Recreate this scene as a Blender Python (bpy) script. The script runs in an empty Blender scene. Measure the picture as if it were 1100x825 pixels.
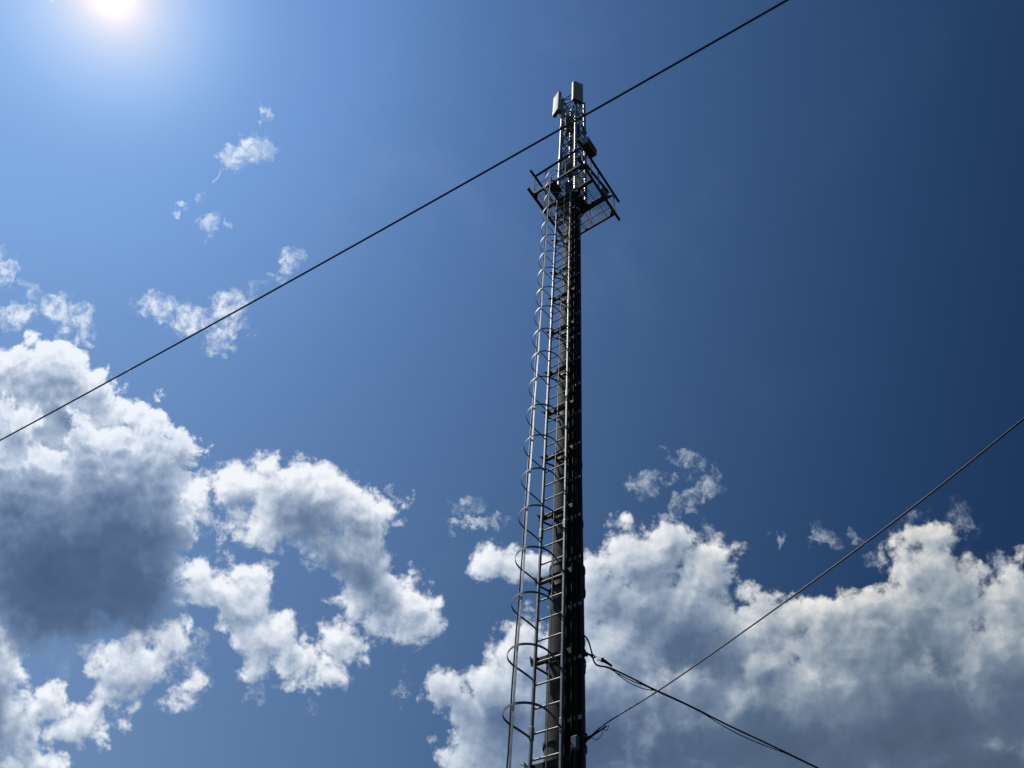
import bpy, bmesh, math, random
from mathutils import Vector, Matrix
import os
random.seed(7)
SC = bpy.context.scene
COL = SC.collection
R = math.radians

# ------------------------------------------------------------------ camera
# built from the vanishing point of the verticals: 51.4 deg of upward pitch, 6.2 deg of roll
CAM_X = Vector((0.99419391, -0.08407215, 0.0671591))
CAM_Y = Vector((-0.1076033, -0.77677931, 0.62051223))
CAM_Z = Vector((0.0, -0.62413602, -0.7813157))
EYE = Vector((0, 0, 1.6))
cd = bpy.data.cameras.new('camera')
cam = bpy.data.objects.new('camera', cd)
COL.objects.link(cam)
cd.sensor_width = 36
cd.lens = 826 / 1100 * 36
cd.clip_start = 0.05
cd.clip_end = 20000
cam.matrix_world = Matrix(((CAM_X.x, CAM_Y.x, CAM_Z.x, EYE.x), (CAM_X.y, CAM_Y.y, CAM_Z.y, EYE.y),
                           (CAM_X.z, CAM_Y.z, CAM_Z.z, EYE.z), (0, 0, 0, 1)))
SC.camera = cam

# ------------------------------------------------------------------ sun
SUN_EL, SUN_AZ = R(59.1), R(-64.3)          # azimuth from +Y, negative towards -X
SUN = Vector((math.sin(SUN_AZ) * math.cos(SUN_EL), math.cos(SUN_AZ) * math.cos(SUN_EL), math.sin(SUN_EL)))
sl = bpy.data.lights.new('sun', 'SUN')
sl.energy = 4.6
sl.angle = R(0.5)
sl.color = (1.0, 0.955, 0.88)
so = bpy.data.objects.new('sun', sl)
so.rotation_euler = SUN.to_track_quat('Z', 'Y').to_euler()
so.location = (-20, 10, 40)
COL.objects.link(so)

SC.cycles.use_adaptive_sampling = True
SC.cycles.adaptive_threshold = 0.01
SC.cycles.adaptive_min_samples = 10

vs = SC.view_settings
vs.view_transform = 'Standard'
vs.look = 'None'
vs.exposure = 0.0
vs.gamma = 1.0
vs.use_curve_mapping = False

# ------------------------------------------------------------------ world: Nishita sky, sun aureole and cumulus
wd = bpy.data.worlds.new('World')
SC.world = wd
wd.use_nodes = True
wd.cycles.sampling_method = 'MANUAL'
wd.cycles.sample_map_resolution = 256
NT = wd.node_tree
for n in list(NT.nodes):
    NT.nodes.remove(n)


class G:
    """small helper that wires nodes into a tree"""
    def __init__(s, t): s.t = t

    def put(s, sock, v):
        if isinstance(v, bpy.types.NodeSocket): s.t.links.new(v, sock)
        elif v is not None:
            if isinstance(v, (tuple, list, Vector)) and sock.type == 'RGBA': v = tuple(v)[:3] + (1.0,)
            sock.default_value = v

    def m(s, op, a, b=None, c=None, clamp=False):
        n = s.t.nodes.new('ShaderNodeMath'); n.operation = op; n.use_clamp = clamp
        for i, v in enumerate((a, b, c)):
            if v is not None: s.put(n.inputs[i], v)
        return n.outputs[0]

    def v(s, op, a, b=None, c=None, scale=None):
        n = s.t.nodes.new('ShaderNodeVectorMath'); n.operation = op
        for i, x in enumerate((a, b, c)):
            if x is not None: s.put(n.inputs[i], x)
        if scale is not None: s.put(n.inputs['Scale'], scale)
        return n.outputs['Value'] if op in ('LENGTH', 'DOT_PRODUCT', 'DISTANCE') else n.outputs[0]

    def noise(s, vec, scale, detail=5, rough=.5, lac=2.0, dist=0, dims='2D', kind='FBM', color=False):
        n = s.t.nodes.new('ShaderNodeTexNoise'); n.noise_dimensions = dims; n.noise_type = kind
        s.put(n.inputs['Vector'], vec)
        for k, x in (('Scale', scale), ('Detail', detail), ('Roughness', rough), ('Lacunarity', lac), ('Distortion', dist)):
            s.put(n.inputs[k], x)
        return n.outputs['Color' if color else 'Fac']

    def voro(s, vec, scale, detail=2, rough=.5, lac=2.2, smooth=.25):
        n = s.t.nodes.new('ShaderNodeTexVoronoi'); n.voronoi_dimensions = '2D'; n.feature = 'SMOOTH_F1'; n.normalize = True
        s.put(n.inputs['Vector'], vec)
        for k, x in (('Scale', scale), ('Detail', detail), ('Roughness', rough), ('Lacunarity', lac), ('Smoothness', smooth)):
            s.put(n.inputs[k], x)
        return n.outputs['Distance']

    def ss(s, x, lo, hi, a=0., b=1.):
        n = s.t.nodes.new('ShaderNodeMapRange'); n.interpolation_type = 'SMOOTHSTEP'
        for i, z in enumerate((x, lo, hi, a, b)): s.put(n.inputs[i], z)
        return n.outputs[0]

    def mix(s, f, a, b):
        n = s.t.nodes.new('ShaderNodeMix'); n.data_type = 'RGBA'
        s.put(n.inputs[0], f); s.put(n.inputs[6], a); s.put(n.inputs[7], b)
        return n.outputs[2]

    def comb(s, x, y, z=0.):
        n = s.t.nodes.new('ShaderNodeCombineXYZ')
        for i, q in enumerate((x, y, z)): s.put(n.inputs[i], q)
        return n.outputs[0]

    def group(s, tree, *ins):
        n = s.t.nodes.new('ShaderNodeGroup'); n.node_tree = tree
        for i, q in enumerate(ins): s.put(n.inputs[i], q)
        return n.outputs


def new_group(name, ins, outs):
    t = bpy.data.node_groups.new(name, 'ShaderNodeTree')
    for n, k in ins: t.interface.new_socket(n, in_out='INPUT', socket_type=k)
    for n, k in outs: t.interface.new_socket(n, in_out='OUTPUT', socket_type=k)
    return t, t.nodes.new('NodeGroupInput'), t.nodes.new('NodeGroupOutput')


def union(g, p, blobs, k):
    """smooth union of ellipses (x, y, rx, ry, tilt): value is the depth inside the outline"""
    acc = None
    for x, y, rx, ry, a in blobs:
        n = ellipse(g, p, x, y, rx, ry, a, acc)
        r = min(math.sqrt(rx * ry), 1.3 * min(rx, ry))
        d = g.m('MULTIPLY_ADD', n, -r, r)
        acc = d if acc is None else g.m('SMOOTH_MAX', acc, d, k)
    return acc


def ellipse(g, p, x, y, rx, ry, a, after):
    """normalised distance from an ellipse centre; z is squashed away, it only keeps the chain in order"""
    if after is not None: p = g.comb(p[0], p[1], after)
    else: p = g.comb(p[0], p[1])
    n = g.t.nodes.new('ShaderNodeMapping'); n.vector_type = 'TEXTURE'
    g.put(n.inputs['Vector'], p)
    n.inputs['Location'].default_value = (x, y, 0)
    n.inputs['Rotation'].default_value = (0, 0, R(a))
    n.inputs['Scale'].default_value = (rx, ry, 1e6)
    return g.v('LENGTH', n.outputs[0])


def split(g, p):
    n = g.t.nodes.new('ShaderNodeSeparateXYZ'); g.put(n.inputs[0], p)
    return n.outputs


# Sky chart: a plane tangent to the sky dome, in units of 6.93 deg at its centre (x to the right, y down)
# cumulus masses: centre, radii, tilt
CUMULUS = [
        # lower left
    (-.2, 7.5, .48, .95, 0), (.12, 7.15, .18, .40, -15), (.55, 7.55, .42, .26, 22), (.85, 7.75, .34, .24, 0), (1.35, 7.25, .42, .32, -30),
    (1.62, 7.0, .42, .26, -50), (1.25, 7.45, .40, .22, -20), (.55, 8.3, .32, .22, 0), (.25, 7.95, .3, .35, 0), (-.4, 8.6, 1.1, .4, 0),
    (1.95, 7.4, .22, .10, -40),
    # ring shaped cloud
    (2.15, 5.40, .32, .26, -10), (2.55, 5.30, .46, .36, -10), (3.00, 5.35, .46, .46, 0), (3.45, 5.42, .50, .44, 10), (3.85, 5.55, .40, .38, 0), (4.12, 5.45, .16, .2, 30),
    (3.82, 6.00, .46, .46, 0), (4.00, 6.35, .52, .40, 30), (4.36, 6.58, .38, .34, 20), (2.95, 5.66, .42, .22, 0),
    (2.12, 6.14, .30, .20, 10), (2.62, 6.16, .36, .22, 10), (2.55, 6.48, .42, .34, 30), (2.85, 6.86, .46, .36, 45), (3.25, 7.10, .46, .25, 8), (3.64, 6.92, .25, .24, -40), (2.15, 6.40, .28, .18, 30),
    # small ones near the mast
    (5.36, 6.02, .31, .17, 5), (5.72, 6.1, .26, .18, 0),
    # behind the mast, low
    (4.85, 7.42, .30, .20, 25), (5.30, 7.50, .48, .36, 0), (5.75, 7.15, .5, .5, 0), (5.45, 8.05, .68, .5, 0), (6.1, 7.7, .7, .9, 0), (6.65, 7.42, .45, .4, 0), (4.95, 8.15, .25, .2, 0),
    # big bank, right
    (6.45, 6.45, .5, .5, 0), (6.85, 6.05, .42, .42, 0), (7.15, 5.85, .38, .30, 0), (7.5, 6.15, .42, .36, 20), (7.85, 6.4, .22, .2, 0),
    (7.1, 6.85, .95, .75, 0), (7.9, 7.0, .7, .45, 0), (8.15, 6.62, .32, .22, 0), (8.45, 6.68, .40, .30, -15), (8.8, 6.66, .34, .26, 0), (9.32, 6.60, .44, .34, -30), (9.80, 6.18, .34, .34, 0), (10.02, 5.80, .22, .24, 0), (9.8, 6.5, .4, .3, 0), (10.45, 6.55, .35, .3, 0),
    (10.25, 6.35, .42, .38, 30), (10.65, 6.42, .32, .24, 0), (10.9, 6.18, .22, .2, -20), (11.0, 6.7, .6, .5, 0), (9.6, 7.2, 1.3, .85, 0),
    (8.0, 8.0, 1.9, .9, 0), (10.6, 7.9, 1.4, 1.0, 0), (6.9, 8.7, 1.6, .6, 0), (12.2, 7.6, 1.2, 1.2, 0), (9.5, 9.4, 3.0, .9, 0),
]
# the big shaded cumulus on the left: towers standing behind, and the dark mass with its billows in front
LEFT_BACK = [(-.10, 4.22, .62, .50, 0), (.42, 4.02, .46, .36, 0), (.80, 4.36, .48, .42, 0), (1.22, 4.46, .36, .30, 0), (1.52, 4.60, .30, .26, 0), (.3, 4.8, .9, .5, 0)]
LEFT_FRONT = [(1.05, 4.72, .32, .24, 15), (1.42, 4.86, .36, .27, 20), (1.84, 4.90, .34, .32, 0), (1.15, 5.25, .85, .52, 0), (.20, 5.35, .95, .62, 0), (1.35, 5.55, .66, .66, 0), (1.62, 5.45, .42, .6, 0),
              (.45, 6.15, 1.15, .98, 0), (1.35, 6.22, .66, .82, 0), (-.7, 5.6, .9, 1.1, 0), (.12, 4.55, .26, .20, 0), (1.90, 5.85, .13, .15, 0)]
RIGHT_FRONT = [(8.85, 6.95, .45, .34, 0), (8.25, 7.25, .42, .30, 0), (9.35, 7.0, .45, .32, 10), (7.3, 7.35, .45, .32, 0), (8.2, 7.9, 1.3, .62, 0), (9.6, 7.6, 1.3, .62, 0), (11.0, 7.3, .8, .6, 0), (7.2, 8.2, .7, .5, 0), (10.5, 8.4, 1.8, .7, 0), (8.6, 8.7, 2.4, .6, 0)]
# where the masses are thick enough to go grey
CORES = [
    (1.10, 6.10, 1.15, 1.00, 0, .95), (.40, 5.6, 1.1, .9, 0, .45), (1.2, 5.15, 1.0, .65, 10, .55), (.2, 4.75, .8, .5, 0, .35), (-.1, 7.7, .45, 1.0, 0, .75), (.6, 7.6, .35, .2, 20, .25),
    (3.55, 5.84, .70, .38, 25, 1.0), (3.95, 6.30, .5, .35, 30, .55), (2.8, 5.6, .5, .3, 0, .2), (2.65, 6.6, .5, .3, 30, .25), (1.45, 7.25, .45, .3, 0, .22),
    (10.6, 8.0, 2.0, 1.15, -10, .85), (9.6, 6.75, 1.0, .55, -10, .35), (8.0, 7.9, 1.5, 1.0, 0, .65), (7.15, 6.55, .8, .42, 20, .45), (6.4, 8.1, .9, .7, 0, .85),
    (7.7, 7.1, .8, .3, 15, .45), (6.9, 8.0, .9, .5, 0, .4), (9.8, 8.3, 2.5, .6, 0, .28), (5.3, 7.85, .7, .5, 0, .42), (5.4, 7.7, .4, .3, 0, .35),
]
WISPS = [
    (2.66, 1.63, .27, .17, -25, 1.0), (2.42, 1.66, .13, .09, 20, .9), (2.35, 1.90, .15, .035, -55, .7), (2.82, 1.2, .05, .14, 0, .55), (2.25, 2.42, .10, .14, 20, .75), (1.93, 2.26, .09, .05, 20, .6), (2.48, 2.40, .05, .06, 0, .5), (2.18, 2.12, .07, .07, 0, .4),
    (1.72, 3.30, .26, .17, 20, .9), (2.05, 3.45, .30, .16, 15, 1.0), (2.45, 3.28, .28, .15, -35, 1.0), (2.45, 3.60, .26, .12, -25, .95), (3.08, 2.83, .15, .20, 20, .85),
    (.20, 3.40, .28, .13, -15, .85), (.60, 3.30, .30, .13, 0, .95), (.82, 3.45, .20, .24, 20, 1.0), (.95, 3.72, .12, .08, 20, .6), (.05, 2.92, .16, .18, 20, .9), (.02, 2.70, .08, .1, 0, .6), (.3, 3.1, .3, .08, 30, .45),
    (6.92, 5.20, .18, .16, 0, .85), (7.38, 4.94, .24, .10, 10, .7), (7.58, 5.10, .16, .08, 0, .4), (7.52, 5.28, .28, .11, -35, .9), (7.38, 5.48, .14, .08, 0, .7), (7.2, 5.16, .07, .05, 0, .5),
    (8.85, 5.76, .18, .12, 35, .75), (8.37, 5.77, .05, .09, 20, .55), (9.2, 5.78, .12, .06, 0, .4), (7.62, 5.78, .12, .2, -20, .5),
    (4.32, 7.38, .07, .18, 25, .6), (3.35, 7.58, .06, .12, 20, .45), (2.75, 7.45, .1, .12, 0, .45), (4.2, 5.35, .06, .15, 10, .6), (2.98, 4.92, .12, .05, 10, .6), (5.08, 5.62, .34, .065, 0, 1.0),
    (2.0, 7.05, .3, .2, -50, .6), (1.0, 7.0, .2, .1, 0, .4), (10.3, 5.6, .15, .2, -20, .6), (10.75, 6.05, .18, .15, 0, .7), (9.8, 5.6, .2, .1, -30, .6), (9.4, 5.95, .15, .1, -30, .4),
    (.55, .02, .05, .03, 0, .8), (.88, .19, .03, .02, 0, .6), (2.75, 3.05, .2, .1, 0, .3), (5.0, 5.45, .2, .08, 0, .5), (2.05, 7.45, .28, .12, -40, .7),
]

def is_right(q): return q[0] > min(4.87 - .45 * (q[1] - 6.6), 4.55 + .5 * max(0, q[1] - 5.9))


def depth_group(name, blobs, puff, fray, cell=2.4, sharp=.25):
    """group: depth inside the cumulus outline at a chart position"""
    t, gi, go = new_group(name, [('P', 'NodeSocketVector')], [('S', 'NodeSocketFloat')])
    g = G(t)
    p = gi.outputs[0]
    w1 = g.v('SUBTRACT', g.noise(p, 1.7, 4, .52, color=True), (.5, .5, .5))
    pw = g.v('MULTIPLY_ADD', w1, (.32, .32, 0), p)
    base = union(g, split(g, pw), blobs, .08)
    vo = g.voro(g.v('MULTIPLY_ADD', w1, (.22, .22, 0), p), cell, 3.0, .50, 2.2, sharp)
    fr = g.noise(p, 3.2, 5, .55, dist=.2)
    S = g.m('ADD', base, g.m('MULTIPLY_ADD', vo, -puff, puff * .36))
    S = g.m('ADD', S, g.m('MULTIPLY_ADD', fr, fray, -fray / 2))
    g.put(go.inputs[0], S)
    return t


g = G(NT)
tc = NT.nodes.new('ShaderNodeTexCoord')
D = g.v('NORMALIZE', tc.outputs['Generated'])
den = g.m('MAXIMUM', g.v('DOT_PRODUCT', D, tuple(-CAM_Z)), .12)
U = g.m('MULTIPLY_ADD', g.m('DIVIDE', g.v('DOT_PRODUCT', D, tuple(CAM_X)), den), 8.26, 5.50)
V = g.m('MULTIPLY_ADD', g.m('DIVIDE', g.v('DOT_PRODUCT', D, tuple(CAM_Y)), den), -8.26, 4.125)
P = g.comb(U, V)
front = g.ss(g.v('DOT_PRODUCT', D, tuple(-CAM_Z)), .15, .35)
tosun = g.v('NORMALIZE', g.v('SUBTRACT', (1.2, -.6, 0), P))

# angle from the sun
mu = g.v('DOT_PRODUCT', D, tuple(SUN))
th = g.m('DIVIDE', g.m('ARCCOSINE', g.m('MINIMUM', mu, 1.0)), R(60))
thc = g.m('MINIMUM', th, 1.25)
el = g.m('MAXIMUM', g.v('DOT_PRODUCT', D, (0, 0, 1)), .25)

# sky: Nishita, graded by angle from the sun and elevation
sk = NT.nodes.new('ShaderNodeTexSky')
sk.sky_type = 'NISHITA'; sk.sun_disc = False
sk.sun_elevation = SUN_EL; sk.sun_rotation = SUN_AZ
C0 = (-1.942, -1.026, -0.458); C1 = (5.615, 3.347, 1.741); C2 = (-4.312, -2.862, -1.625); C3 = (-0.233, -0.078, 0.348); C4 = (-1.482, -0.923, -1.096); C5 = (2.02, .66, -.40)
T = g.comb(thc, thc, thc); E_ = g.comb(el, el, el)
q = g.v('MULTIPLY_ADD', T, C2, g.v('MULTIPLY_ADD', E_, C4, C1))
q = g.v('MULTIPLY_ADD', T, q, g.v('MULTIPLY_ADD', E_, C3, C0))
ne = g.m('EXPONENT', g.m('MULTIPLY', th, -15.0))
q = g.v('MULTIPLY_ADD', g.comb(ne, ne, ne), C5, q)
bump = g.m('EXPONENT', g.m('MULTIPLY', g.m('POWER', g.m('MULTIPLY_ADD', th, 13., -1.95), 2.), -1.))
q = g.v('MULTIPLY_ADD', g.comb(bump, bump, bump), (-.13, -.13, -.13), q)
sep = NT.nodes.new('ShaderNodeSeparateXYZ'); g.put(sep.inputs[0], q)
grade = g.comb(*[g.m('EXPONENT', o) for o in sep.outputs])
sky = g.v('MULTIPLY', sk.outputs[0], grade)
# aureole round the sun
def glow(amp, w): return g.m('MULTIPLY', g.m('EXPONENT', g.m('MULTIPLY', th, -60. / w)), amp)
sky = g.v('MINIMUM', sky, (9.1, 9.2, 9.55))
ga = glow(7., .50); gb = glow(3.2, 2.1)
sky = g.v('ADD', sky, g.v('SCALE', (1.0, .96, .88), scale=ga))
sky = g.v('ADD', sky, g.v('SCALE', (1.0, .92, .92), scale=gb))
# thin veil, hardly visible
veil = g.ss(g.noise(P, .55, 6, .6, dist=.6), .50, .9, 0., .05)
sky = g.mix(g.m('MULTIPLY', veil, g.ss(th, 1.1, .3)), sky, (5.2, 6.3, 8.4))


def lin(c): return tuple(((x / 255) / 12.92 if x <= 10 else (((x / 255) + .055) / 1.055) ** 2.4) for x in c) + (1,)


fall = g.ss(th, .55, 1.25, 1.0, .80)
greyer = g.ss(U, 5.5, 9.5)
bluer = g.m('MULTIPLY', g.ss(U, 5.5, 1.0), .16)
ww = g.v('SUBTRACT', g.noise(P, 4.5, 5, .6, color=True), (.5, .5, .5))
wf = g.noise(g.v('MULTIPLY_ADD', ww, (.16, .16, 0), P), 7.0, 8, .66, dist=.15)
wt = g.noise(P, 9.0, 6, .62, dist=.15)
wcol = g.mix(g.ss(th, .3, 1.1), (8.2, 8.9, 9.8), (3.6, 4.2, 5.2))


fineA = g.m('MULTIPLY_ADD', g.noise(P, 15.0, 5, .62, dist=.3), .20, -.10)


def cumulus(sky, blobs, cores, puff=.62, fray=.52, sharp=.3, soft=.15, fk=1.0, gain=0., cell=2.4, con=1.0, rk=3.4, nk=3.0, blue=0.):
    wc = g.v('SUBTRACT', g.noise(P, 1.1, 5, .55, color=True), (.5, .5, .5))
    pc = split(g, g.v('MULTIPLY_ADD', wc, (.7, .7, 0), P))
    core = None
    cores = cores or [(-9, -9, .1, .1, 0, 0.)]
    for x, y, rx, ry, a, k in cores:
        d = g.ss(ellipse(g, pc, x, y, rx, ry, a, core), 1.35, .1, 0., k)
        core = d if core is None else g.m('ADD', core, d)
    tree = depth_group('cumulus_depth', blobs, puff, fray, cell, sharp)
    C0_ = g.group(tree, P)[0]
    S0 = g.m('MULTIPLY_ADD', fineA, fk, C0_)
    S1 = g.group(tree, g.v('MULTIPLY_ADD', tosun, (.085, .085, 0), P))[0]
    S2 = g.group(tree, g.v('MULTIPLY_ADD', tosun, (.24, .24, 0), P))[0]
    alpha = g.ss(S0, -.02, soft)
    calm = g.m('MULTIPLY_ADD', g.m('MULTIPLY', core, .80, clamp=True), -con, con)
    rim = g.m('EXPONENT', g.m('MULTIPLY', g.m('MAXIMUM', S2, 0.), -rk))            # little cloud between here and the sun
    near = g.m('EXPONENT', g.m('MULTIPLY', g.m('MAXIMUM', S0, 0.), -nk))            # thin here: light leaks through
    relief = g.m('MULTIPLY', g.m('MULTIPLY', g.m('SUBTRACT', C0_, S1), 1.15), calm)
    bank = g.m('MULTIPLY', g.m('MULTIPLY_ADD', g.noise(P, 2.0, 5, .5, dist=.2), .50, -.25), calm)
    lum = g.m('MULTIPLY_ADD', rim, .38, .41 + gain)
    lum = g.m('MULTIPLY_ADD', near, .20, lum)
    lum = g.m('ADD', g.m('ADD', lum, relief), bank)
    lum = g.m('SUBTRACT', lum, g.m('MULTIPLY', core, g.m('MULTIPLY_ADD', rim, -.26, .50)))
    lum = g.m('ADD', g.m('SMOOTH_MAX', lum, .03, .30), g.m('MULTIPLY_ADD', g.noise(P, 3.1, 4, .5), .16, -.08))
    lum = g.m('MULTIPLY', lum, fall)
    rp = NT.nodes.new('ShaderNodeValToRGB')
    g.put(rp.inputs[0], lum)
    cr = rp.color_ramp
    stops = [(0., (72, 92, 122)), (.15, (86, 108, 141)), (.35, (118, 138, 166)), (.55, (158, 174, 196)), (.75, (200, 210, 224)), (1., (243, 246, 251))]
    cr.elements[0].position = 0; cr.elements[0].color = lin(stops[0][1])
    cr.elements[1].position = 1; cr.elements[1].color = lin(stops[-1][1])
    for pos, c in stops[1:-1]:
        e = cr.elements.new(pos); e.color = lin(c)
    ccol = g.v('SCALE', rp.outputs[0], scale=10.0)
    ccol = g.mix(greyer, ccol, g.v('MULTIPLY', ccol, (1.08, 1.0, .87)))
    ccol = g.mix(g.m('MULTIPLY', bluer, blue), ccol, g.v('MULTIPLY', ccol, (.72, .92, 1.22)))      # the left masses stand in bluer air
    return g.mix(g.m('MULTIPLY', alpha, front), sky, ccol)


def wisps(sky, blobs):
    wa = None
    pw2 = split(g, g.v('MULTIPLY_ADD', ww, (.46, .46, 0), P))
    for x, y, rx, ry, a, k in blobs:
        d = g.ss(ellipse(g, pw2, x, y, rx * 1.45, ry * 1.45, a, wa), 1.0, .05, 0., k)
        wa = d if wa is None else g.m('MAXIMUM', wa, d)
    s = g.m('SUBTRACT', g.m('MULTIPLY_ADD', wa, .42, wf), .60)
    al = g.m('MULTIPLY', g.m('MULTIPLY', g.ss(s, -.12, .44), g.ss(wa, .0, .25)), g.ss(wt, .30, .62, .25, .92))
    return g.mix(g.m('MULTIPLY', al, front), sky, wcol)


def shade(col):
    b = NT.nodes.new('ShaderNodeBackground')
    g.put(b.inputs['Color'], col); b.inputs['Strength'].default_value = .1
    return b.outputs[0]


def pick(f, a, b):
    n = NT.nodes.new('ShaderNodeMixShader')
    g.put(n.inputs[0], f); g.put(n.inputs[1], a); g.put(n.inputs[2], b)
    return n.outputs[0]


CL, CR = [q for q in CUMULUS if not is_right(q)], [q for q in CUMULUS if is_right(q)]
WL, WR = [q for q in WISPS if not is_right(q)], [q for q in WISPS if is_right(q)]
LEFT_CORES = [(1.0, 6.30, 1.35, .88, 0, .88), (.1, 5.75, .9, .6, 0, .18), (1.35, 5.45, .9, .45, 0, .20), (.6, 5.15, 1.2, .35, 0, .12)]
CLc, CRc = [q for q in CORES if not is_right(q)], [q for q in CORES if is_right(q)]
col = cumulus(sky, CL, CLc, fk=.85, soft=.18, gain=.06, blue=.3)
col = cumulus(col, LEFT_BACK, [], .85, .30, .12, .11, .5, cell=2.9, con=.75, blue=1., rk=4.5)
col = cumulus(col, LEFT_FRONT, LEFT_CORES, .85, .30, .12, g.ss(V, 5.6, 6.8, .11, .50), .5, cell=2.9, con=.58, blue=1., rk=6.0, nk=4.5)
left = shade(wisps(col, WL))
col = cumulus(sky, CR, CRc, .70, .42, .2, .17, .7, -.03, con=.75)
col = cumulus(col, RIGHT_FRONT, CRc, .75, .45, .25, .50, .6, -.08, con=.5)
right = shade(wisps(col, WR))
thin = shade(wisps(sky, [q for q in WL if q[1] < 3.9]))
clear = shade(sky)
# the sky is assembled region by region only to save work; every seam lies in clear air
side = g.m('GREATER_THAN', U, g.m('MINIMUM', g.m('MULTIPLY_ADD', V, -.45, 4.87 + .45 * 6.6), g.m('MULTIPLY_ADD', g.m('MAXIMUM', g.m('SUBTRACT', V, 5.9), 0.), .5, 4.55)))
left = pick(g.m('LESS_THAN', V, 3.40), left, thin)
low = g.m('GREATER_THAN', V, 4.62)
right = pick(low, clear, right)
full = pick(side, left, right)
out = NT.nodes.new('ShaderNodeOutputWorld')
NT.links.new(pick(g.m('GREATER_THAN', front, 0.), clear, full), out.inputs[0])

# ------------------------------------------------------------------ materials
def mat(name, base, rough=.6, metal=0., var=.0, vscale=6., bump=0., bscale=40., second=None, streak=0., spec=.5):
    m = bpy.data.materials.new(name); m.use_nodes = True
    t = m.node_tree; g = G(t)
    b = t.nodes['Principled BSDF']
    co = t.nodes.new('ShaderNodeTexCoord').outputs['Object']
    col = tuple(base) + (1,)
    if var or second:
        n = g.noise(co, vscale, 5, .6, dims='3D')
        f = g.ss(n, .35, .68)
        second = second or tuple(min(1, c * (1 + var)) for c in base)
        dark = tuple(c * (1 - var) for c in base)
        c1 = g.mix(f, dark, second)
        if streak:
            sv = g.v('MULTIPLY', co, (22, 22, .55))
            sn = g.ss(g.noise(sv, 1.0, 4, .6, dims='3D'), .45, .75)
            c1 = g.mix(g.m('MULTIPLY', sn, streak), c1, tuple(c * .35 for c in base))
        g.put(b.inputs['Base Color'], c1)
        g.put(b.inputs['Roughness'], g.m('MULTIPLY_ADD', n, .25, rough - .12, clamp=True))
    else:
        b.inputs['Base Color'].default_value = col
        b.inputs['Roughness'].default_value = rough
    b.inputs['Metallic'].default_value = metal
    b.inputs['Specular IOR Level'].default_value = spec
    if bump:
        bn = t.nodes.new('ShaderNodeBump'); bn.inputs['Strength'].default_value = bump; bn.inputs['Distance'].default_value = .01
        g.put(bn.inputs['Height'], g.noise(co, bscale, 4, .6, dims='3D'))
        t.links.new(bn.outputs[0], b.inputs['Normal'])
    return m


M = dict(
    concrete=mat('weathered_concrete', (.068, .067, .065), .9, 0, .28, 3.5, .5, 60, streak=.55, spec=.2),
    galv=mat('galvanised_steel', (.245, .25, .255), .42, .5, .16, 14, .15, 90),
    hoop=mat('weathered_hoop_steel', (.13, .132, .135), .55, .3, .2, 9, .2, 70),
    rung=mat('worn_rung_steel', (.19, .19, .19), .5, .35, .2, 9, .2, 70),
    shade_galv=mat('shade_toned_galvanised_steel', (.05, .053, .057), .6, .2, .25, 9, .2, 70),  # galvanised steel darkened in its base colour to stand for shaded sides
    dark=mat('shade_dark_steel', (.020, .022, .025), .65, .2, .3, 8, .2, 70, spec=.3),  # near-black base colour paints in the shadow on brackets, beams and undersides
    rubber=mat('black_cable_sheath', (.016, .016, .018), .8, 0, .2, 12, spec=.12),
    wire=mat('red_brown_cable_sheath', (.022, .014, .016), .5, 0, .2, 12, spec=.3),
    radome=mat('pale_grey_radome', (.26, .27, .28), .6, 0, .08, 5, .05, 60, spec=.3),
    unit=mat('grey_cast_housing', (.15, .16, .165), .6, .1, .15, 8, .15, 60),
    blue=mat('blue_grey_box_paint', (.045, .085, .14), .6, 0, .12, 9, .1, 50),
    tie=mat('pale_plastic_tie', (.42, .42, .40), .6),
    grass=mat('rough_grass', (.034, .046, .018), .95, 0, .3, .35, .8, 8, second=(.052, .060, .028)),
    pad=mat('pale_concrete_pad', (.26, .255, .24), .9, 0, .2, 2.5, .4, 50),
)


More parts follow.
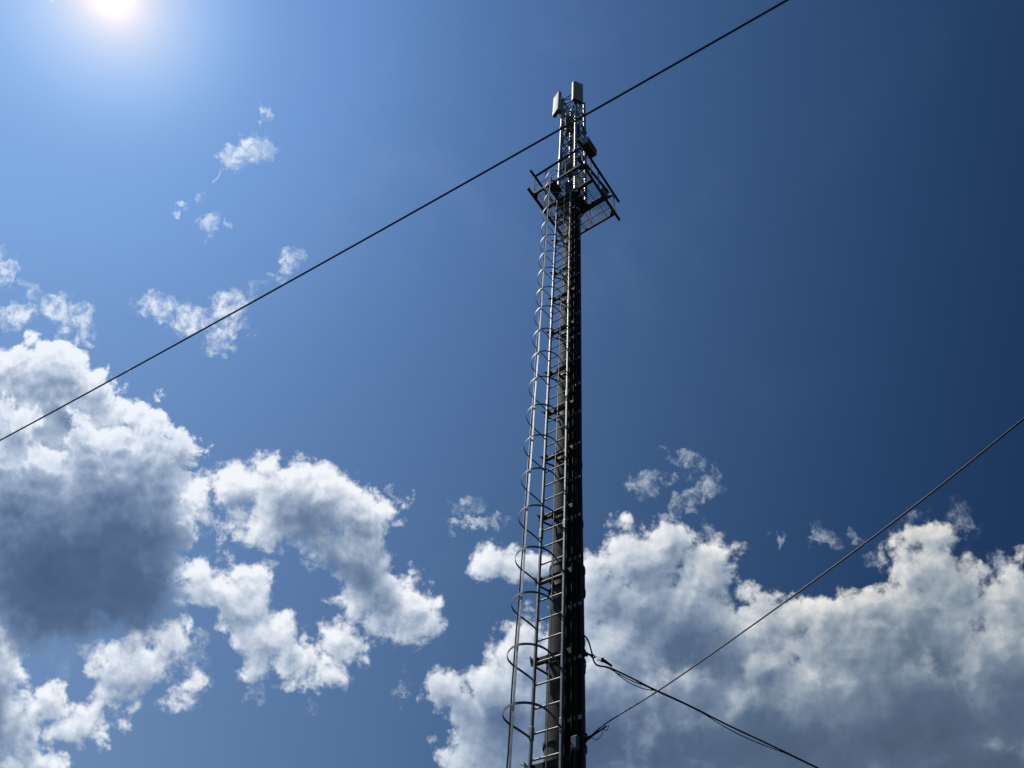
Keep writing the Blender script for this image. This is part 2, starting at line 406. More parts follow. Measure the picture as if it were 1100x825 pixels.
# ------------------------------------------------------------------ mesh helpers
class MB:
    def __init__(s): s.bm = bmesh.new()

    def box(s, c, size, rot=None):
        r = bmesh.ops.create_cube(s.bm, size=1.0)['verts']
        for v in r:
            q = Vector((v.co.x * size[0], v.co.y * size[1], v.co.z * size[2]))
            v.co = (rot @ q if rot else q) + Vector(c)
        return s

    def bar(s, a, b, w, t, up=(0, 0, 1)):
        """rectangular bar from a to b: w across, t along 'up'"""
        a, b = Vector(a), Vector(b); d = (b - a); L = d.length; d.normalize()
        u = Vector(up)
        x = d.cross(u)
        if x.length < 1e-4: x = d.cross(Vector((1, 0, 0)))
        x.normalize(); z = x.cross(d)
        return s.box((a + b) / 2, (w, L, t), Matrix((x, d, z)).transposed())

    def angle(s, a, b, w, t, up=(0, 0, 1)):
        """L profile"""
        a, b = Vector(a), Vector(b); d = (b - a).normalized(); u = Vector(up)
        x = d.cross(u).normalized(); z = x.cross(d)
        s.bar(a + z * (w / 2), b + z * (w / 2), t, w, up)
        s.bar(a + x * (w / 2 + t / 2 + .0005), b + x * (w / 2 + t / 2 + .0005), w, t, up)
        return s

    def tube(s, pts, r, n=8, r2=None, cap=True):
        pts = [Vector(p) for p in pts]; rings = []
        ref = None
        for i, p in enumerate(pts):
            d = (pts[min(i + 1, len(pts) - 1)] - pts[max(i - 1, 0)]).normalized()
            if ref is None: ref = Vector((0, 0, 1)) if abs(d.z) < .9 else Vector((1, 0, 0))
            x = d.cross(ref).normalized(); y = x.cross(d).normalized(); ref = y
            rr = r if r2 is None else r + (r2 - r) * i / (len(pts) - 1)
            rings.append([s.bm.verts.new(p + (x * math.cos(2 * math.pi * k / n) + y * math.sin(2 * math.pi * k / n)) * rr) for k in range(n)])
        for A, B in zip(rings, rings[1:]):
            for k in range(n): s.bm.faces.new((A[k], A[(k + 1) % n], B[(k + 1) % n], B[k]))
        if cap:
            s.bm.faces.new(rings[0][::-1]); s.bm.faces.new(rings[-1])
        return s

    def strip(s, pts, t, h):
        """flat bar on edge following a level path: t thick, h tall"""
        pts = [Vector(p) for p in pts]; rings = []
        for i, p in enumerate(pts):
            d = (pts[min(i + 1, len(pts) - 1)] - pts[max(i - 1, 0)]); d.z = 0; d.normalize()
            x = Vector((-d.y, d.x, 0)) * t / 2; z = Vector((0, 0, h / 2))
            rings.append([s.bm.verts.new(q) for q in (p - x - z, p + x - z, p + x + z, p - x + z)])
        for A, B in zip(rings, rings[1:]):
            for k in range(4): s.bm.faces.new((A[k], A[(k + 1) % 4], B[(k + 1) % 4], B[k]))
        s.bm.faces.new(rings[0][::-1]); s.bm.faces.new(rings[-1])
        return s

    def band(s, c, r, h, t=.006, n=40, a0=0, a1=360):
        """open or closed strap round a vertical axis"""
        pts = [(c[0] + r * math.cos(R(a0 + (a1 - a0) * k / n)), c[1] + r * math.sin(R(a0 + (a1 - a0) * k / n)), c[2]) for k in range(n + 1)]
        return s.strip(pts, t, h)

    def lathe(s, prof, n=40):
        rings = [[s.bm.verts.new((r * math.cos(2 * math.pi * k / n), r * math.sin(2 * math.pi * k / n), z)) for k in range(n)] for r, z in prof]
        for A, B in zip(rings, rings[1:]):
            for k in range(n): s.bm.faces.new((A[k], A[(k + 1) % n], B[(k + 1) % n], B[k]))
        s.bm.faces.new(rings[0][::-1]); s.bm.faces.new(rings[-1])
        return s

    def prism(s, poly, n, t):
        """plate: polygon of 3-D points, thickness t along n"""
        n = Vector(n).normalized() * t / 2
        A = [s.bm.verts.new(Vector(p) - n) for p in poly]; B = [s.bm.verts.new(Vector(p) + n) for p in poly]
        s.bm.faces.new(A[::-1]); s.bm.faces.new(B)
        for k in range(len(A)): s.bm.faces.new((A[k], A[(k + 1) % len(A)], B[(k + 1) % len(A)], B[k]))
        return s

    def bevel(s, w=.004, seg=2):
        bmesh.ops.bevel(s.bm, geom=list(s.bm.edges), offset=w, segments=seg, affect='EDGES', profile=.6)
        return s

    def build(s, name, m, parent=None, smooth=False):
        bmesh.ops.recalc_face_normals(s.bm, faces=s.bm.faces)
        me = bpy.data.meshes.new(name); s.bm.to_mesh(me); s.bm.free()
        if smooth:
            for f in me.polygons: f.use_smooth = True
            try: me.set_sharp_from_angle(angle=R(40))
            except Exception: pass
        me.materials.append(m)
        o = bpy.data.objects.new(name, me); COL.objects.link(o)
        if parent: o.parent = parent
        return o


def tag(o, label=None, cat=None, group=None, kind=None):
    for k, v in (('label', label), ('category', cat), ('group', group), ('kind', kind)):
        if v: o[k] = v
    return o


BASE = Vector((1.093, 9.034, 0)); YAW = R(-40)      # the tower's own axes: x along the ladder rungs, y away from the cage
BM = Matrix.Translation(BASE) @ Matrix.Rotation(YAW, 4, 'Z')


def thing(name, label, cat, loc=(0, 0, 0), rot=0., group=None, world=False):
    """an Empty at the base of a thing; loc is in the tower's axes"""
    o = bpy.data.objects.new(name, None); COL.objects.link(o); o.empty_display_size = .2
    if world: o.location = loc; o.rotation_euler = (0, 0, rot)
    else: o.location = BM @ Vector(loc); o.rotation_euler = (0, 0, YAW + rot)
    return tag(o, label, cat, group)


def dup(src, parent, **kw):
    c = src.copy(); COL.objects.link(c); c.parent = parent
    for k, v in kw.items(): setattr(c, k, v)
    return c


# ------------------------------------------------------------------ ground
b = MB()
N = 40
xs = [math.copysign(abs(i / N) ** 3 * 6000, i) for i in range(-N, N + 1)]
vv = [[b.bm.verts.new((x, y, .12 * math.sin(x * .05) * math.sin(y * .043) if abs(x) + abs(y) > 30 else 0)) for x in xs] for y in xs]
for j in range(2 * N):
    for i in range(2 * N): b.bm.faces.new((vv[j][i], vv[j][i + 1], vv[j + 1][i + 1], vv[j + 1][i]))
tag(b.build('ground', M['grass']), kind='structure')
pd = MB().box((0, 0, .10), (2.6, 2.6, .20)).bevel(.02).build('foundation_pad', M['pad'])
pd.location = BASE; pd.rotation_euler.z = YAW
tag(pd, 'square concrete pad at the foot of the pole', 'foundation pad')

# ------------------------------------------------------------------ concrete pole
pole = thing('concrete_pole', 'tall dark tapering concrete pole carrying the ladder and platform', 'pole')
PROF = [(.262, .2), (.25, 5.7), (.247, 7.1), (.238, 8.7), (.222, 10.9), (.202, 14.), (.191, 18.7), (.184, 20.80)]
def prad(h):
    for (r0, z0), (r1, z1) in zip(PROF, PROF[1:]):
        if z0 <= h <= z1: return r0 + (r1 - r0) * (h - z0) / (z1 - z0)
    return PROF[-1][0]
fine = []
z = .2
while z < 20.8:
    fine.append((prad(z), z)); z += .35
fine.append((prad(20.8), 20.8))
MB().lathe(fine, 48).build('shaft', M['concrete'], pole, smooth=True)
MB().band((0, 0, 8.52), prad(8.52) + .010, .42, .018).build('joint_sleeve', M['dark'], pole, smooth=True)
for h in (8.33, 8.71): MB().band((0, 0, h), prad(h) + .022, .05, .010).build('joint_strap', M['shade_galv'], pole, smooth=True)
for h, tl in ((5.60, .03), (5.42, -.02), (7.22, .01)):
    pts = [((prad(h) + .008) * math.cos(R(a)), (prad(h) + .008) * math.sin(R(a)), h + tl * math.sin(R(a))) for a in range(0, 361, 9)]
    MB().tube(pts, .006, 6).build('wire_band', M['galv'], pole, smooth=True)

# ------------------------------------------------------------------ caged ladder
lad = thing('caged_ladder', 'galvanised steel ladder in a hooped safety cage on the left of the pole', 'ladder')
LC, LA = -.40, .21
for sx in (-1, 1):
    MB().box((sx * LA, LC, 10.5), (.028, .046, 20.3)).bevel(.004).build('stile', M['galv'], lad)
    for h in (3.1, 6.15, 9.2, 12.25, 15.3, 18.35):
        sp = MB().box((sx * LA, LC, h), (.040, .058, .16)).bevel(.004)
        sp.build('splice_sleeve', M['galv'], lad)
rung = MB().tube([(-LA + .014, LC, 0), (LA - .014, LC, 0)], .0125, 10).build('rung', M['rung'], lad, smooth=True)
hs = [.55 + .3105 * k for k in range(66)]
rung.location = (0, 0, hs[0])
for h in hs[1:]: dup(rung, lad, location=(0, 0, h))


def catmull(P, n=5):
    out = []
    for i in range(len(P) - 1):
        p0, p1, p2, p3 = P[max(i - 1, 0)], P[i], P[i + 1], P[min(i + 2, len(P) - 1)]
        for k in range(n):
            t = k / n
            out.append(tuple(.5 * ((2 * b_) + (c_ - a_) * t + (2 * a_ - 5 * b_ + 4 * c_ - d_) * t * t + (-a_ + 3 * b_ - 3 * c_ + d_) * t ** 3)
                             for a_, b_, c_, d_ in zip(p0, p1, p2, p3)))
    out.append(tuple(P[-1]))
    return out


HP = [(-.226, -.40), (-.228, -.50), (-.240, -.63), (-.258, -.78), (-.243, -.91), (-.188, -1.01), (-.09, -1.085), (.03, -1.115),
      (.15, -1.08), (.238, -1.00), (.285, -.89), (.290, -.77), (.270, -.63), (.236, -.50), (.226, -.40)]
hp = catmull(HP, 5)
hoop = MB().strip([(x, y, 0) for x, y in hp], .006, .030).build('hoop', M['hoop'], lad, smooth=False)
hh = [2.365 + .745 * k for k in range(25)] + [20.84]
hoop.location = (0, 0, hh[0])
hoops = [hoop]
for h in hh[1:]:
    # hand-bent hoops are not quite alike
    hoops.append(dup(hoop, lad, location=(random.uniform(-.004, .004), random.uniform(-.006, .006), h + random.uniform(-.012, .012)),
                     rotation_euler=(R(random.uniform(-.7, .7)), R(random.uniform(-.7, .7)), 0)))
for (x, y), nx in (((-.246, -.79), (1, 0)), ((.03, -1.104), (0, 1)), ((.279, -.79), (-1, 0))):
    b = MB()
    sz = (.006, .028 if nx[0] > 0 else .015) if nx[0] else (.028, .006)
    lo, segs = 2.2, 26
    zs = [lo + (20.88 - lo) * k / segs for k in range(segs + 1)]
    wob = [(random.uniform(-.006, .006), random.uniform(-.006, .006)) for _ in zs]
    ring = []
    for z, (wx, wy) in zip(zs, wob):
        hx, hy = sz[0] / 2, sz[1] / 2
        ring.append([b.bm.verts.new((x + wx + i, y + wy + j, z)) for i, j in ((-hx, -hy), (hx, -hy), (hx, hy), (-hx, hy))])
    for A, B in zip(ring, ring[1:]):
        for k in range(4): b.bm.faces.new((A[k], A[(k + 1) % 4], B[(k + 1) % 4], B[k]))
    b.bm.faces.new(ring[0][::-1]); b.bm.faces.new(ring[-1])
    b.build('cage_strip', M['galv'], lad)

for i, h in enumerate((.9, 2.1, 3.3, 4.5, 5.77, 7.14, 8.40, 9.60, 10.90, 12.05, 13.21, 14.57, 15.85, 16.95, 18.51, 19.8)):
    b = MB()
    b.bar((-.31, -.335, h), (.30, -.335, h), .012, .085).bar((-.31, -.315, h + .036), (.30, -.315, h + .036), .05, .008).bar((-.31, -.315, h - .036), (.30, -.315, h - .036), .05, .008)
    br = b.build('bracket', M['dark'], lad)
    MB().prism([(-.345, -.41, h + .045), (-.20, -.41, h - .045), (-.20, -.30, h - .045), (-.30, -.30, h + .05)], (0, .7, .7), .014).build('gusset', M['dark'], br)
    MB().prism([(-.33, -.36, h + .095), (-.30, -.36, h - .07), (-.17, -.36, h - .07)], (0, 1, 0), .012).build('gusset', M['dark'], br)
    MB().bar((-.30, -.31, h - .03), (-.075, -prad(h) + .01, h - .20), .022, .022).build('strut', M['dark'], br)
    for x in (-.12, .12):
        MB().bar((x, -.33, h), (x * .8, -math.sqrt(max(prad(h) ** 2 - x * x * .64, .01)) + .01, h), .03, .06).build('arm', M['dark'], br)
    MB().band((0, 0, h), prad(h) + .006, .055, .010).build('pole_clamp', M['dark'], br, smooth=True)
    for x in (-LA, LA): MB().box((x, -.361, h), (.045, .038, .05)).build('stile_clip', M['dark'], br)

# ------------------------------------------------------------------ cable tray on the near face of the pole
tray = thing('cable_tray', 'vertical cable tray with pale cross bars on the near face of the pole', 'cable tray')
for x in (.125, .435):
    MB().box((x, -.30, 10.6), (.010, .030, 20.3)).build('rail', M['hoop'] if x < .2 else M['dark'], tray)
tb = MB().box((.28, -.305, 0), (.298, .012, .052)).bevel(.002).build('cross_bar', M['galv'], tray)
ths = [.75 + .785 * k for k in range(26)]
tb.location = (0, 0, ths[0] - .0)
for h in ths[1:]: dup(tb, tray, location=(0, 0, h), rotation_euler=(0, R(random.uniform(-.6, .6)), 0))
for h in (1.5, 4.6, 7.75, 10.9, 14.0, 17.2, 20.3):
    MB().bar((.28, -.295, h - .1), (.16, -prad(h) * .75, h - .1), .03, .04).build('tray_arm', M['dark'], tray)
# feeders: some run behind the cross bars, three in front
k = 0
for x, y, r_ in ((.155, -.272, .014), (.192, -.270, .016), (.232, -.268, .018), (.276, -.268, .019), (.322, -.268, .019), (.366, -.268, .018), (.406, -.270, .014), (.212, -.330, .013), (.302, -.332, .014), (.368, -.330, .012)):
    pts = []
    for j in range(54):
        z = .5 + 20.3 * j / 53
        pts.append((x + .004 * math.sin(z * 1.7 + k * 2.1) + random.uniform(-.0015, .0015), y + .003 * math.sin(z * 1.1 + k), z))
    ins = k >= 7
    pts += [(x * .85, y * .8, 21.0), (x * .5, y * .4, 21.4), (x * .35, y * .2, 22.2 + k * .1), (x * .35, y * .2, 24 + k * .35), (x * .4, y * .3, 26.2 + k * .15)]
    o = MB().tube(pts, r_, 8).build('feeder_cable', M['rubber'], None, smooth=True)
    o.matrix_world = BM
    tag(o, 'black feeder cable running up the cable tray, in front of the cross bars' if ins else 'black feeder cable running up the cable tray, behind the cross bars', 'feeder cable',
        'feeder cables in front of the tray bars' if ins else 'feeder cables behind the tray bars')
    k += 1
# thin earth wire with pale ties beside the right stile
o = MB().tube([(.168 + .003 * math.sin(z * 2.3), -.338, z) for z in [i * .4 + 1 for i in range(50)]], .006, 6).build('earth_wire', M['galv'], None, smooth=True)
o.matrix_world = BM; tag(o, 'thin pale earth wire beside the right stile of the ladder', 'wire')

# ------------------------------------------------------------------ work platform
pf = thing('work_platform', 'square steel work platform with grating and guard rails near the pole top', 'platform', (0, 0, 20.9))
A0, A1, B0, B1 = -.735, .825, -.81, .85
for x in (A0, A1): MB().bar((x, B0 - .24, 0), (x, B1 + .24, 0), .055, .10).build('edge_beam', M['dark'], pf)
for y in (B0, B1): MB().bar((A0 + .03, y, 0), (A1 - .03, y, 0), .055, .10).build('edge_beam', M['dark'], pf)
for y in (-.29, .29): MB().bar((A0 + .03, y, -.005), (A1 - .03, y, -.005), .07, .10).build('joist', M['dark'], pf)
for x in (-.30, .30): MB().bar((x, -.26, -.008), (x, .26, -.008), .06, .09).build('joist', M['dark'], pf)
for sx, sy, px, py in ((-1, -1, A0, B0), (1, -1, A1, B0), (-1, 1, A0, B1), (1, 1, A1, B1)):
    MB().prism([(px - sx * .03, py - sy * .03, -.052), (px - sx * .16, py - sy * .03, -.052), (px - sx * .03, py - sy * .16, -.052)], (0, 0, 1), .012).build('corner_gusset', M['dark'], pf)
# grating, one panel per bay, open for the ladder
def grate(x0, x1, y0, y1, step=.052, cross=.5, cw=.012):
    b = MB(); y = y0 + step / 2
    while y < y1: b.bar((x0, y, .035), (x1, y, .035), .008, .03); y += step
    x = x0 + cross / 2
    while x < x1: b.bar((x, y0, .022), (x, y1, .022), cw, .008); x += cross
    return b.build('grating_panel', M['dark'], pf)
grate(.33, A1 - .03, B0 + .03, -.33, cross=.52); grate(.33, A1 - .03, -.25, .25, cross=.46); grate(.33, A1 - .03, .33, B1 - .03, cross=.52)
grate(-.27, .27, .33, B1 - .03, cross=.28)
grate(A0 + .03, -.33, B0 + .03, -.33, cross=.062, cw=.006); grate(A0 + .03, -.33, -.25, .25, cross=.062, cw=.006); grate(A0 + .03, -.33, .33, B1 - .03, cross=.062, cw=.006)
MB().box((0, 0, .03), (.62, .56, .04)).build('base_plate', M['dark'], pf)
MB().lathe([(.27, -.09), (.27, -.05), (.25, -.05), (.25, .01)], 40).build('pole_flange', M['dark'], pf, smooth=True)
for k in range(6):
    a = R(30 + 60 * k); c, s_ = math.cos(a), math.sin(a)
    MB().prism([(c * .19, s_ * .19, -.08), (c * .28, s_ * .28, -.08), (c * .19, s_ * .19, -.38)], (-s_, c, 0), .012).build('flange_rib', M['dark'], pf)
for p0, p1 in (((.30, .29, -.05), (.15, .12, -.75)), ((-.30, .29, -.05), (-.15, .12, -.75)), ((.30, -.29, -.05), (.15, -.12, -.75)), ((-.30, -.29, -.05), (-.15, -.12, -.75))):
    MB().angle(p0, p1, .04, .006, (0, 1, 0)).build('knee_brace', M['dark'], pf)
RT = 1.10
for x in (A0, A1): MB().angle((x, B0 - .26, RT), (x, B1 + .26, RT), .06, .008).build('top_rail', M['dark'], pf)
for y in (B0, B1): MB().angle((A0 + .01, y, RT - .004), (A1 - .01, y, RT - .004), .06, .008).build('top_rail', M['dark'], pf)
for x, y in ((A0, B0), (A0, B1), (A1, B0), (A1, B1), (A0, .02), (A1, .02), (-.35, B0), (.3, B0), (.05, B1), (A1, -.4)):
    MB().box((x, y, RT / 2 + .03), (.028, .028, RT - .05)).build('guard_post', M['galv'], pf)
for z in (.50,):
    for p0, p1 in (((A0, B0), (A0, B1)), ((A1, B0), (A1, B1)), ((A0, B0), (A1, B0)), ((A0, B1), (A1, B1))):
        MB().tube([(*p0, z), (*p1, z)], .007, 6).build('guard_wire', M['shade_galv'], pf)
MB().bar((.80, -.60, .42), (.80, .60, .90), .05, .10).build('guard_brace', M['dark'], pf)
MB().box((-.29, -.50, .43), (.012, .36, .80)).build('guard_plate', M['dark'], pf)
for y in (-.66, -.34): MB().box((-.275, y, .43), (.03, .03, .84)).build('plate_frame', M['dark'], pf)
MB().box((-.16, -.62, .065), (.26, .32, .02)).build('hatch_cover', M['dark'], pf).rotation_euler = (0, 0, 0)

# ------------------------------------------------------------------ lattice mast
ms = thing('lattice_mast', 'slender square lattice mast of steel tubes standing above the platform', 'mast', (0, 0, 20.95))
S_ = .27; HT = 8.15
for sx in (-1, 1):
    for sy in (-1, 1):
        MB().tube([(sx * S_, sy * S_, 0), (sx * S_, sy * S_, HT + (.12 if (sx, sy) != (1, -1) else .5))], .045, 14).build('leg', M['galv'], ms, smooth=True)
faces = [((-1, -1), (1, -1)), ((1, -1), (1, 1)), ((1, 1), (-1, 1)), ((-1, 1), (-1, -1))]
nb = 13; bh = HT / nb
for k in range(nb):
    for fi, (p, q_) in enumerate(faces):
        a = (p[0] * S_, p[1] * S_); c = (q_[0] * S_, q_[1] * S_)
        z0, z1 = k * bh + .03, (k + 1) * bh - .03
        flip = (k + fi) % 2
        MB().tube([(*a, z0 if flip else z1), (*c, z1 if flip else z0)], .017, 6).build('brace', M['shade_galv'], ms)
        MB().tube([(*a, (k + 1) * bh), (*c, (k + 1) * bh)], .017, 6).build('cross_member', M['shade_galv'], ms)
for sx in (-1, 1):
    for sy in (-1, 1):
        MB().box((sx * S_, sy * S_, -.012), (.16, .16, .02)).build('foot_plate', M['shade_galv'], ms)
for zf in (2.72, 5.43):
    for sx in (-1, 1):
        for sy in (-1, 1): MB().tube([(sx * S_, sy * S_, zf - .012), (sx * S_, sy * S_, zf + .012)], .075, 16).build('leg_flange', M['galv'], ms, smooth=True)

# ------------------------------------------------------------------ antennas
def antenna(label, loc, yaw, w=.36, d=.13, h=1.85, group='panel antennas round the mast head'):
    """yaw: heading of the face in the tower's axes; the root stands at the foot of the antenna"""
    t = thing('panel_antenna', label, 'antenna', loc, yaw, group)
    MB().box((0, 0, h / 2), (d, w, h)).bevel(.022, 3).build('radome', M['radome'], t, smooth=True)
    MB().box((0, 0, -.006), (d * .8, w * .86, .012)).build('end_cap', M['dark'], t)
    MB().tube([(-d / 2 - .13, 0, -.10), (-d / 2 - .13, 0, h + .10)], .03, 12).build('mounting_pipe', M['galv'], t, smooth=True)
    for z in (.28, h - .28):
        MB().box((-d / 2 - .065, 0, z), (.13, .10, .05)).build('clamp', M['shade_galv'], t)
        MB().bar((-d / 2 - .13, 0, z), (-d / 2 - .30, 0, z), .035, .035).build('standoff_arm', M['shade_galv'], t)
    b = MB()
    for y in (-.10, -.035, .035, .10): b.tube([(0, y, -.004), (0, y, -.06)], .012, 8)
    b.build('connector', M['galv'], t, smooth=True)
    return t
antenna('large pale panel antenna on the highest corner of the mast head, facing the camera', (.41, -.40, 27.5), R(-33), .37)
antenna('pale panel antenna on the left corner of the mast head, sunlit', (-.42, -.40, 27.72), math.atan2(-.93, -.37), .34)
antenna('panel antenna in shade on the far corner of the mast head, seen through the lattice', (-.40, .40, 27.5), R(135), .34)
rod = thing('lightning_rod', 'short thin lightning rod rising above the highest antenna', 'lightning rod', (.27, -.27, 29.55))
MB().tube([(0, 0, 0), (0, 0, .55)], .016, 8).tube([(0, 0, .55), (0, 0, 1.1)], .014, 8, r2=.003).build('rod', M['galv'], rod, smooth=True)
MB().tube([(0, 0, -.05), (0, 0, .03)], .03, 10).build('socket', M['shade_galv'], rod)

bx = thing('radio_unit', 'long grey radio unit hung outside the right leg of the mast above the platform', 'radio unit', (.56, .04, 24.0))
b = MB().box((0, 0, .23), (.19, .52, .44)).bevel(.015, 2)
b.build('housing', M['unit'], bx, smooth=True)
b = MB()
for k in range(16): b.box((.105, -.235 + k * .0313, .23), (.022, .006, .40))
b.build('cooling_fins', M['unit'], bx)
MB().box((0, 0, -.006), (.15, .46, .012)).build('bottom_cover', M['dark'], bx)
for z in (.10, .36): MB().bar((-.09, .0, z), (-.29, .22, z), .03, .03).build('mounting_arm', M['shade_galv'], bx)
b = MB()
for y in (-.15, -.05, .05, .15): b.tube([(0, y, 0), (-.02, y, -.10), (-.15, y * .6, -.22), (-.30, y * .2, -.20), (-.42, 0, -.05)], .010, 6)
b.build('jumper_cables', M['rubber'], bx, smooth=True)

def small_unit(label, loc, yaw, size, armlen=.14):
    t = thing('radio_unit', label, 'radio unit', loc, yaw, 'radio units inside and around the mast')
    w, d, h = size
    MB().box((0, 0, h / 2), (d, w, h)).bevel(.010, 2).build('housing', M['unit'], t, smooth=True)
    b = MB()
    for k in range(9): b.box((d / 2 + .008, -w * .42 + k * w * .105, h / 2), (.018, .006, h * .86))
    b.build('cooling_fins', M['unit'], t)
    MB().bar((-d / 2, 0, h * .6), (-d / 2 - armlen, 0, h * .6), .04, .05).build('mounting_arm', M['shade_galv'], t)
    b = MB()
    for y in (-w * .25, 0, w * .25): b.tube([(0, y, 0), (0, y, -.09), (-d, y * .5, -.20), (-d - .1, 0, -.34)], .009, 6)
    b.build('jumper_cables', M['rubber'], t, smooth=True)
    return t
small_unit('dark radio unit inside the upper lattice, just below the left antenna', (-.12, -.13, 26.35), R(-140), (.26, .13, .70))
small_unit('tall dark radio unit inside the upper lattice beside the centre leg', (.02, .12, 26.1), R(-60), (.26, .15, .95))
small_unit('dark radio unit low inside the mast, just above the platform floor', (.02, -.06, 21.45), R(-70), (.34, .18, .62))
small_unit('dark radio unit on the near face of the mast above the guard rail', (.10, -.42, 22.35), R(-85), (.28, .15, .46))
small_unit('small grey radio unit clamped to the right guard rail of the platform', (.74, .46, 21.42), R(175), (.16, .12, .36), .02)

# ------------------------------------------------------------------ box and clutter low on the pole
jb = thing('junction_box', 'small blue grey junction box strapped low on the pole, under a bright cross bar', 'junction box', (.375, -.365, 5.835))
MB().box((0, 0, .08), (.085, .06, .16)).bevel(.006, 2).build('case', M['blue'], jb, smooth=True)
MB().box((0, -.035, .08), (.068, .008, .135)).bevel(.002).build('lid', M['blue'], jb)
MB().box((0, .045, .10), (.03, .03, .12)).build('bracket', M['dark'], jb)
MB().tube([(.03, 0, 0), (.035, 0, -.06), (.02, .02, -.16), (.0, .05, -.22)], .006, 6).build('cable_tail', M['rubber'], jb, smooth=True)


def rope(name, label, cat, pts, r, m, group=None, n=7):
    """a cable given in world metres; the object's origin sits on its first point"""
    p0 = Vector(pts[0])
    o = MB().tube([Vector(p) - p0 for p in pts], r, n).build(name, m, None, smooth=True)
    o.location = p0
    return tag(o, label, cat, group)


def local(*pts): return [tuple(BM @ Vector(p)) for p in pts]


def sagline(a, c, sag, n=40):
    a, c = Vector(a), Vector(c)
    return [tuple(a.lerp(c, k / n) - Vector((0, 0, 4 * sag * (k / n) * (1 - k / n)))) for k in range(n + 1)]


# cable crossing in front of the mast head, nearest to the camera
a, c = Vector((-6.058, 6.826, 8.0)), Vector((1.729, 1.183, 7.99)); d = (c - a)
rope('overhead_cable', 'long dark cable crossing the sky in front of the mast head', 'cable',
     [tuple(a + d * t + Vector((0, 0, -.34 * t * (1 - t)))) for t in [-1.6 + 4.0 * k / 120 for k in range(121)]], .0088, M['wire'], 'overhead cables')

# cable dead-ended low on the pole, running up to the right edge
END2 = Vector((1.352, 8.806, 6.150))
pts = [(1.508, 8.472, 6.175), (1.939, 7.548, 6.117), (2.506, 6.332, 6.100), (3.026, 5.217, 6.106), (3.462, 4.282, 6.135), (3.84, 3.47, 6.195)]
dd = Vector(pts[-1]) - Vector(pts[-2])
q_ = Vector(pts[-1])
for k in range(1, 12): q_ = q_ + dd * .9 + Vector((0, 0, .006 * k)); pts.append(tuple(q_))
pts = catmull([tuple(END2)] + pts, 6)
rope('overhead_cable', 'dark cable tied low on the pole and rising to the right edge of the picture', 'cable', pts, .0075, M['wire'], 'overhead cables')

e2 = thing('cable_dead_end', 'wrapped dead end with small wire loops beside the blue grey box', 'cable fitting', tuple(END2), 0, 'cable fittings on the pole', world=True)
dv = (Vector((1.939, 7.548, 6.117)) - END2).normalized()
def on(t, up=0): return tuple(dv * t + Vector((0, 0, up)))
MB().tube([on(-.06), on(.02), on(.12), on(.26), on(.36)], .013, 8, r2=.009).build('grip', M['rubber'], e2, smooth=True)
side = Vector((dv.y, -dv.x, 0)).normalized()
lp = [Vector(on(.05, -.012)), Vector(on(.10, -.055)), Vector(on(.16, -.085)), Vector(on(.24, -.07)), Vector(on(.29, -.02)), Vector(on(.33, .0))]
MB().tube(catmull([tuple(v) for v in lp], 4), .0045, 6).build('wire_loop', M['galv'], e2, smooth=True)
MB().tube(catmull([tuple(v) for v in (Vector(on(.30, -.01)), Vector(on(.335, -.045)), Vector(on(.38, -.045)), Vector(on(.41, .0)))], 4), .004, 6).build('wire_loop', M['rubber'], e2, smooth=True)
MB().tube([on(-.10, -.02), on(-.04, 0), on(.03, 0)], .018, 8).build('hook', M['dark'], e2, smooth=True)
rope('drop_cable', 'thin pale cable hanging from the dead end down past the blue box', 'cable',
     catmull(local((.40, -.12, 6.10), (.395, -.30, 6.02), (.385, -.36, 5.90), (.37, -.37, 5.72), (.35, -.36, 5.55), (.30, -.33, 5.50)), 5), .0065, M['shade_galv'])

# second cable, dead-ended above the first, leaving to the lower right
END3 = Vector((1.375, 8.872, 7.255))
main = [(1.465, 8.916, 7.185), (1.665, 9.015, 7.215), (1.998, 9.178, 7.195), (2.267, 9.31, 7.168), (2.822, 9.582, 7.140), (3.415, 9.872, 7.082), (4.122, 10.219, 7.04), (4.846, 10.573, 6.985)]
q_ = Vector(main[-1]); dd = Vector((.72, .353, -.05))
for k in range(1, 18): q_ = q_ + dd + Vector((0, 0, .0035 * k)); main.append(tuple(q_))
loopup = [tuple(v) for v in local((.33, -.19, 7.45), (.365, -.13, 7.44), (.39, -.07, 7.38), (.40, -.03, 7.28))]
rope('overhead_cable', 'thick black cable looping off the pole and running down to the right', 'cable',
     catmull(local((.33, -.24, 7.15), (.315, -.235, 7.35)) + loopup + main, 5), .0112, M['rubber'], 'overhead cables', 8)
# a thinner cable lashed alongside, bellying away twice
alt = []
for i, p in enumerate(catmull(main, 8)):
    t = i / 8
    off = .028 * max(0, math.sin((t - 1.0) / 1.6 * math.pi)) * (1 if 1.0 < t < 2.6 else 0) + .05 * (max(0, math.sin((t - 4.4) / 1.9 * math.pi)) if 4.4 < t < 6.3 else 0)
    alt.append((p[0], p[1], p[2] - .012 - off))
rope('lashed_cable', 'thin black cable lashed under the thick one and bellying away from it', 'cable', alt, .0065, M['rubber'])

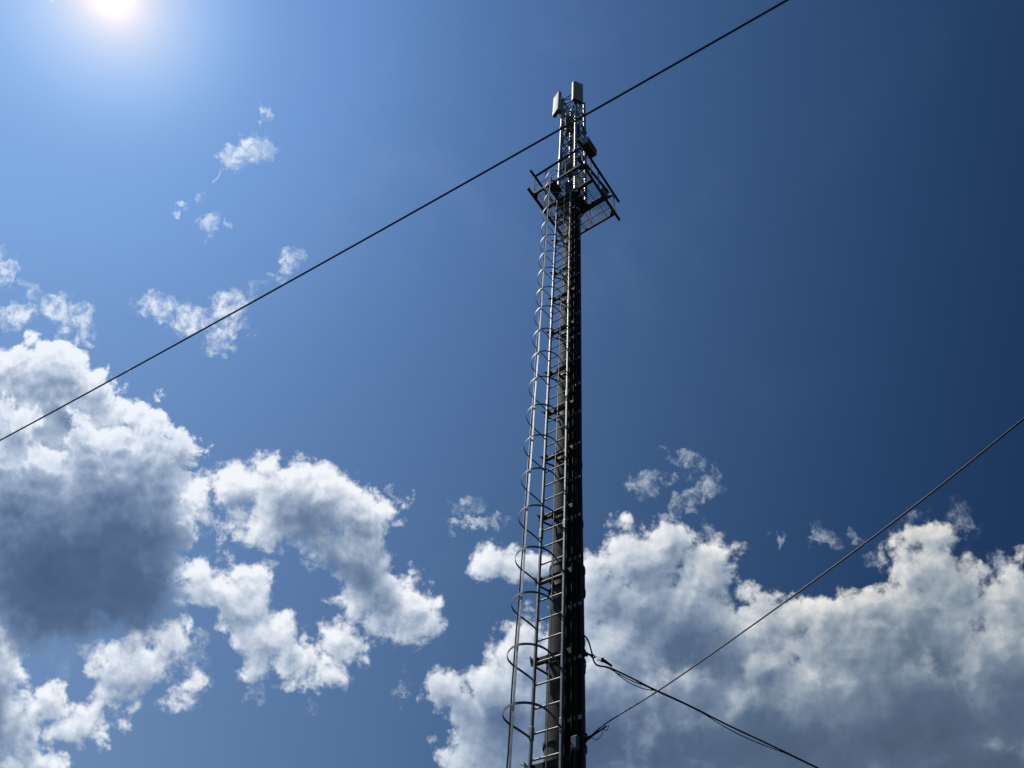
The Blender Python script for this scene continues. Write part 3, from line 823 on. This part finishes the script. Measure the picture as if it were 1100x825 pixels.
e3 = thing('cable_dead_end', 'wedge clamp on two thin stay wires hooked to the side of the pole', 'cable fitting', tuple(END3), 0, 'cable fittings on the pole', world=True)
dv3 = (Vector((2.267, 9.31, 7.168 + .045)) - END3).normalized()
w0, w1 = dv3 * .20, dv3 * .36
MB().tube([tuple(w0 + Vector((0, 0, .040))), tuple(w0 + dv3 * .03 + Vector((0, 0, .038))), tuple(w1 + Vector((0, 0, .018)))], .034, 8, r2=.012).build('wedge_clamp', M['rubber'], e3, smooth=False)
for s_ in (-1, 1):
    MB().tube([tuple(dv3 * .05 + Vector((0, 0, .030 + .010 * s_))), tuple(w0 + Vector((0, 0, .045 + .016 * s_)))], .003, 6).build('stay_wire', M['galv'], e3)
MB().tube(catmull([tuple(dv3 * .02 + Vector((0, 0, .03))), tuple(dv3 * .05 + Vector((0, 0, .055))), tuple(dv3 * .09 + Vector((0, 0, .03))), tuple(dv3 * .05 + Vector((0, 0, .005))), tuple(dv3 * .02 + Vector((0, 0, .03)))], 5), .009, 6).build('eye', M['dark'], e3, smooth=True)
MB().tube([tuple(dv3 * -.12 + Vector((0, 0, .03))), tuple(dv3 * .03 + Vector((0, 0, .03)))], .014, 8).build('hook', M['dark'], e3, smooth=True)
MB().tube(catmull([tuple(dv3 * .12 + Vector((0, 0, -.01))), tuple(dv3 * .17 + Vector((0, 0, .022))), tuple(dv3 * .22 + Vector((0, 0, .024))), tuple(w1 + Vector((0, 0, .0)))], 4), .005, 6).build('tail_wire', M['rubber'], e3, smooth=True)
rope('slack_loop', 'slack loop of thin black cable hanging under the wedge clamp', 'cable',
     catmull([(1.70, 9.03, 7.205), (1.82, 9.09, 7.15), (1.95, 9.155, 7.115), (2.10, 9.23, 7.11), (2.22, 9.29, 7.13), (2.32, 9.335, 7.158)], 5), .006, M['rubber'])
# coil of cable on the pole's right flank
cl = []
for k in range(60):
    a = 2 * math.pi * k / 20
    cl.append(tuple(BM @ Vector((.345 + .010 * math.sin(k * .9), -.16 + .055 * math.cos(a) + .006 * k / 20, 7.30 + .13 * math.sin(a)))))
rope('cable_coil', 'small coil of black cable hung on the right side of the pole by the clamp', 'cable', cl, .009, M['rubber'])
st = thing('strap_bracket', 'short dark bracket clamped round the pole where the two side cables are tied', 'bracket', (0, 0, 7.22))
MB().band((0, 0, 0), prad(7.22) + .012, .05, .012).build('strap', M['dark'], st, smooth=True)
MB().bar((.20, -.10, 0), (.36, -.05, 0), .03, .05).build('lug', M['dark'], st)
st2 = thing('strap_bracket', 'dark bracket clamped round the pole just below the lower cable and blue box', 'bracket', (0, 0, 6.10))
MB().band((0, 0, 0), prad(6.10) + .012, .04, .012).build('strap', M['dark'], st2, smooth=True)
MB().bar((.20, -.10, 0), (.37, -.10, .03), .03, .045).build('lug', M['dark'], st2)
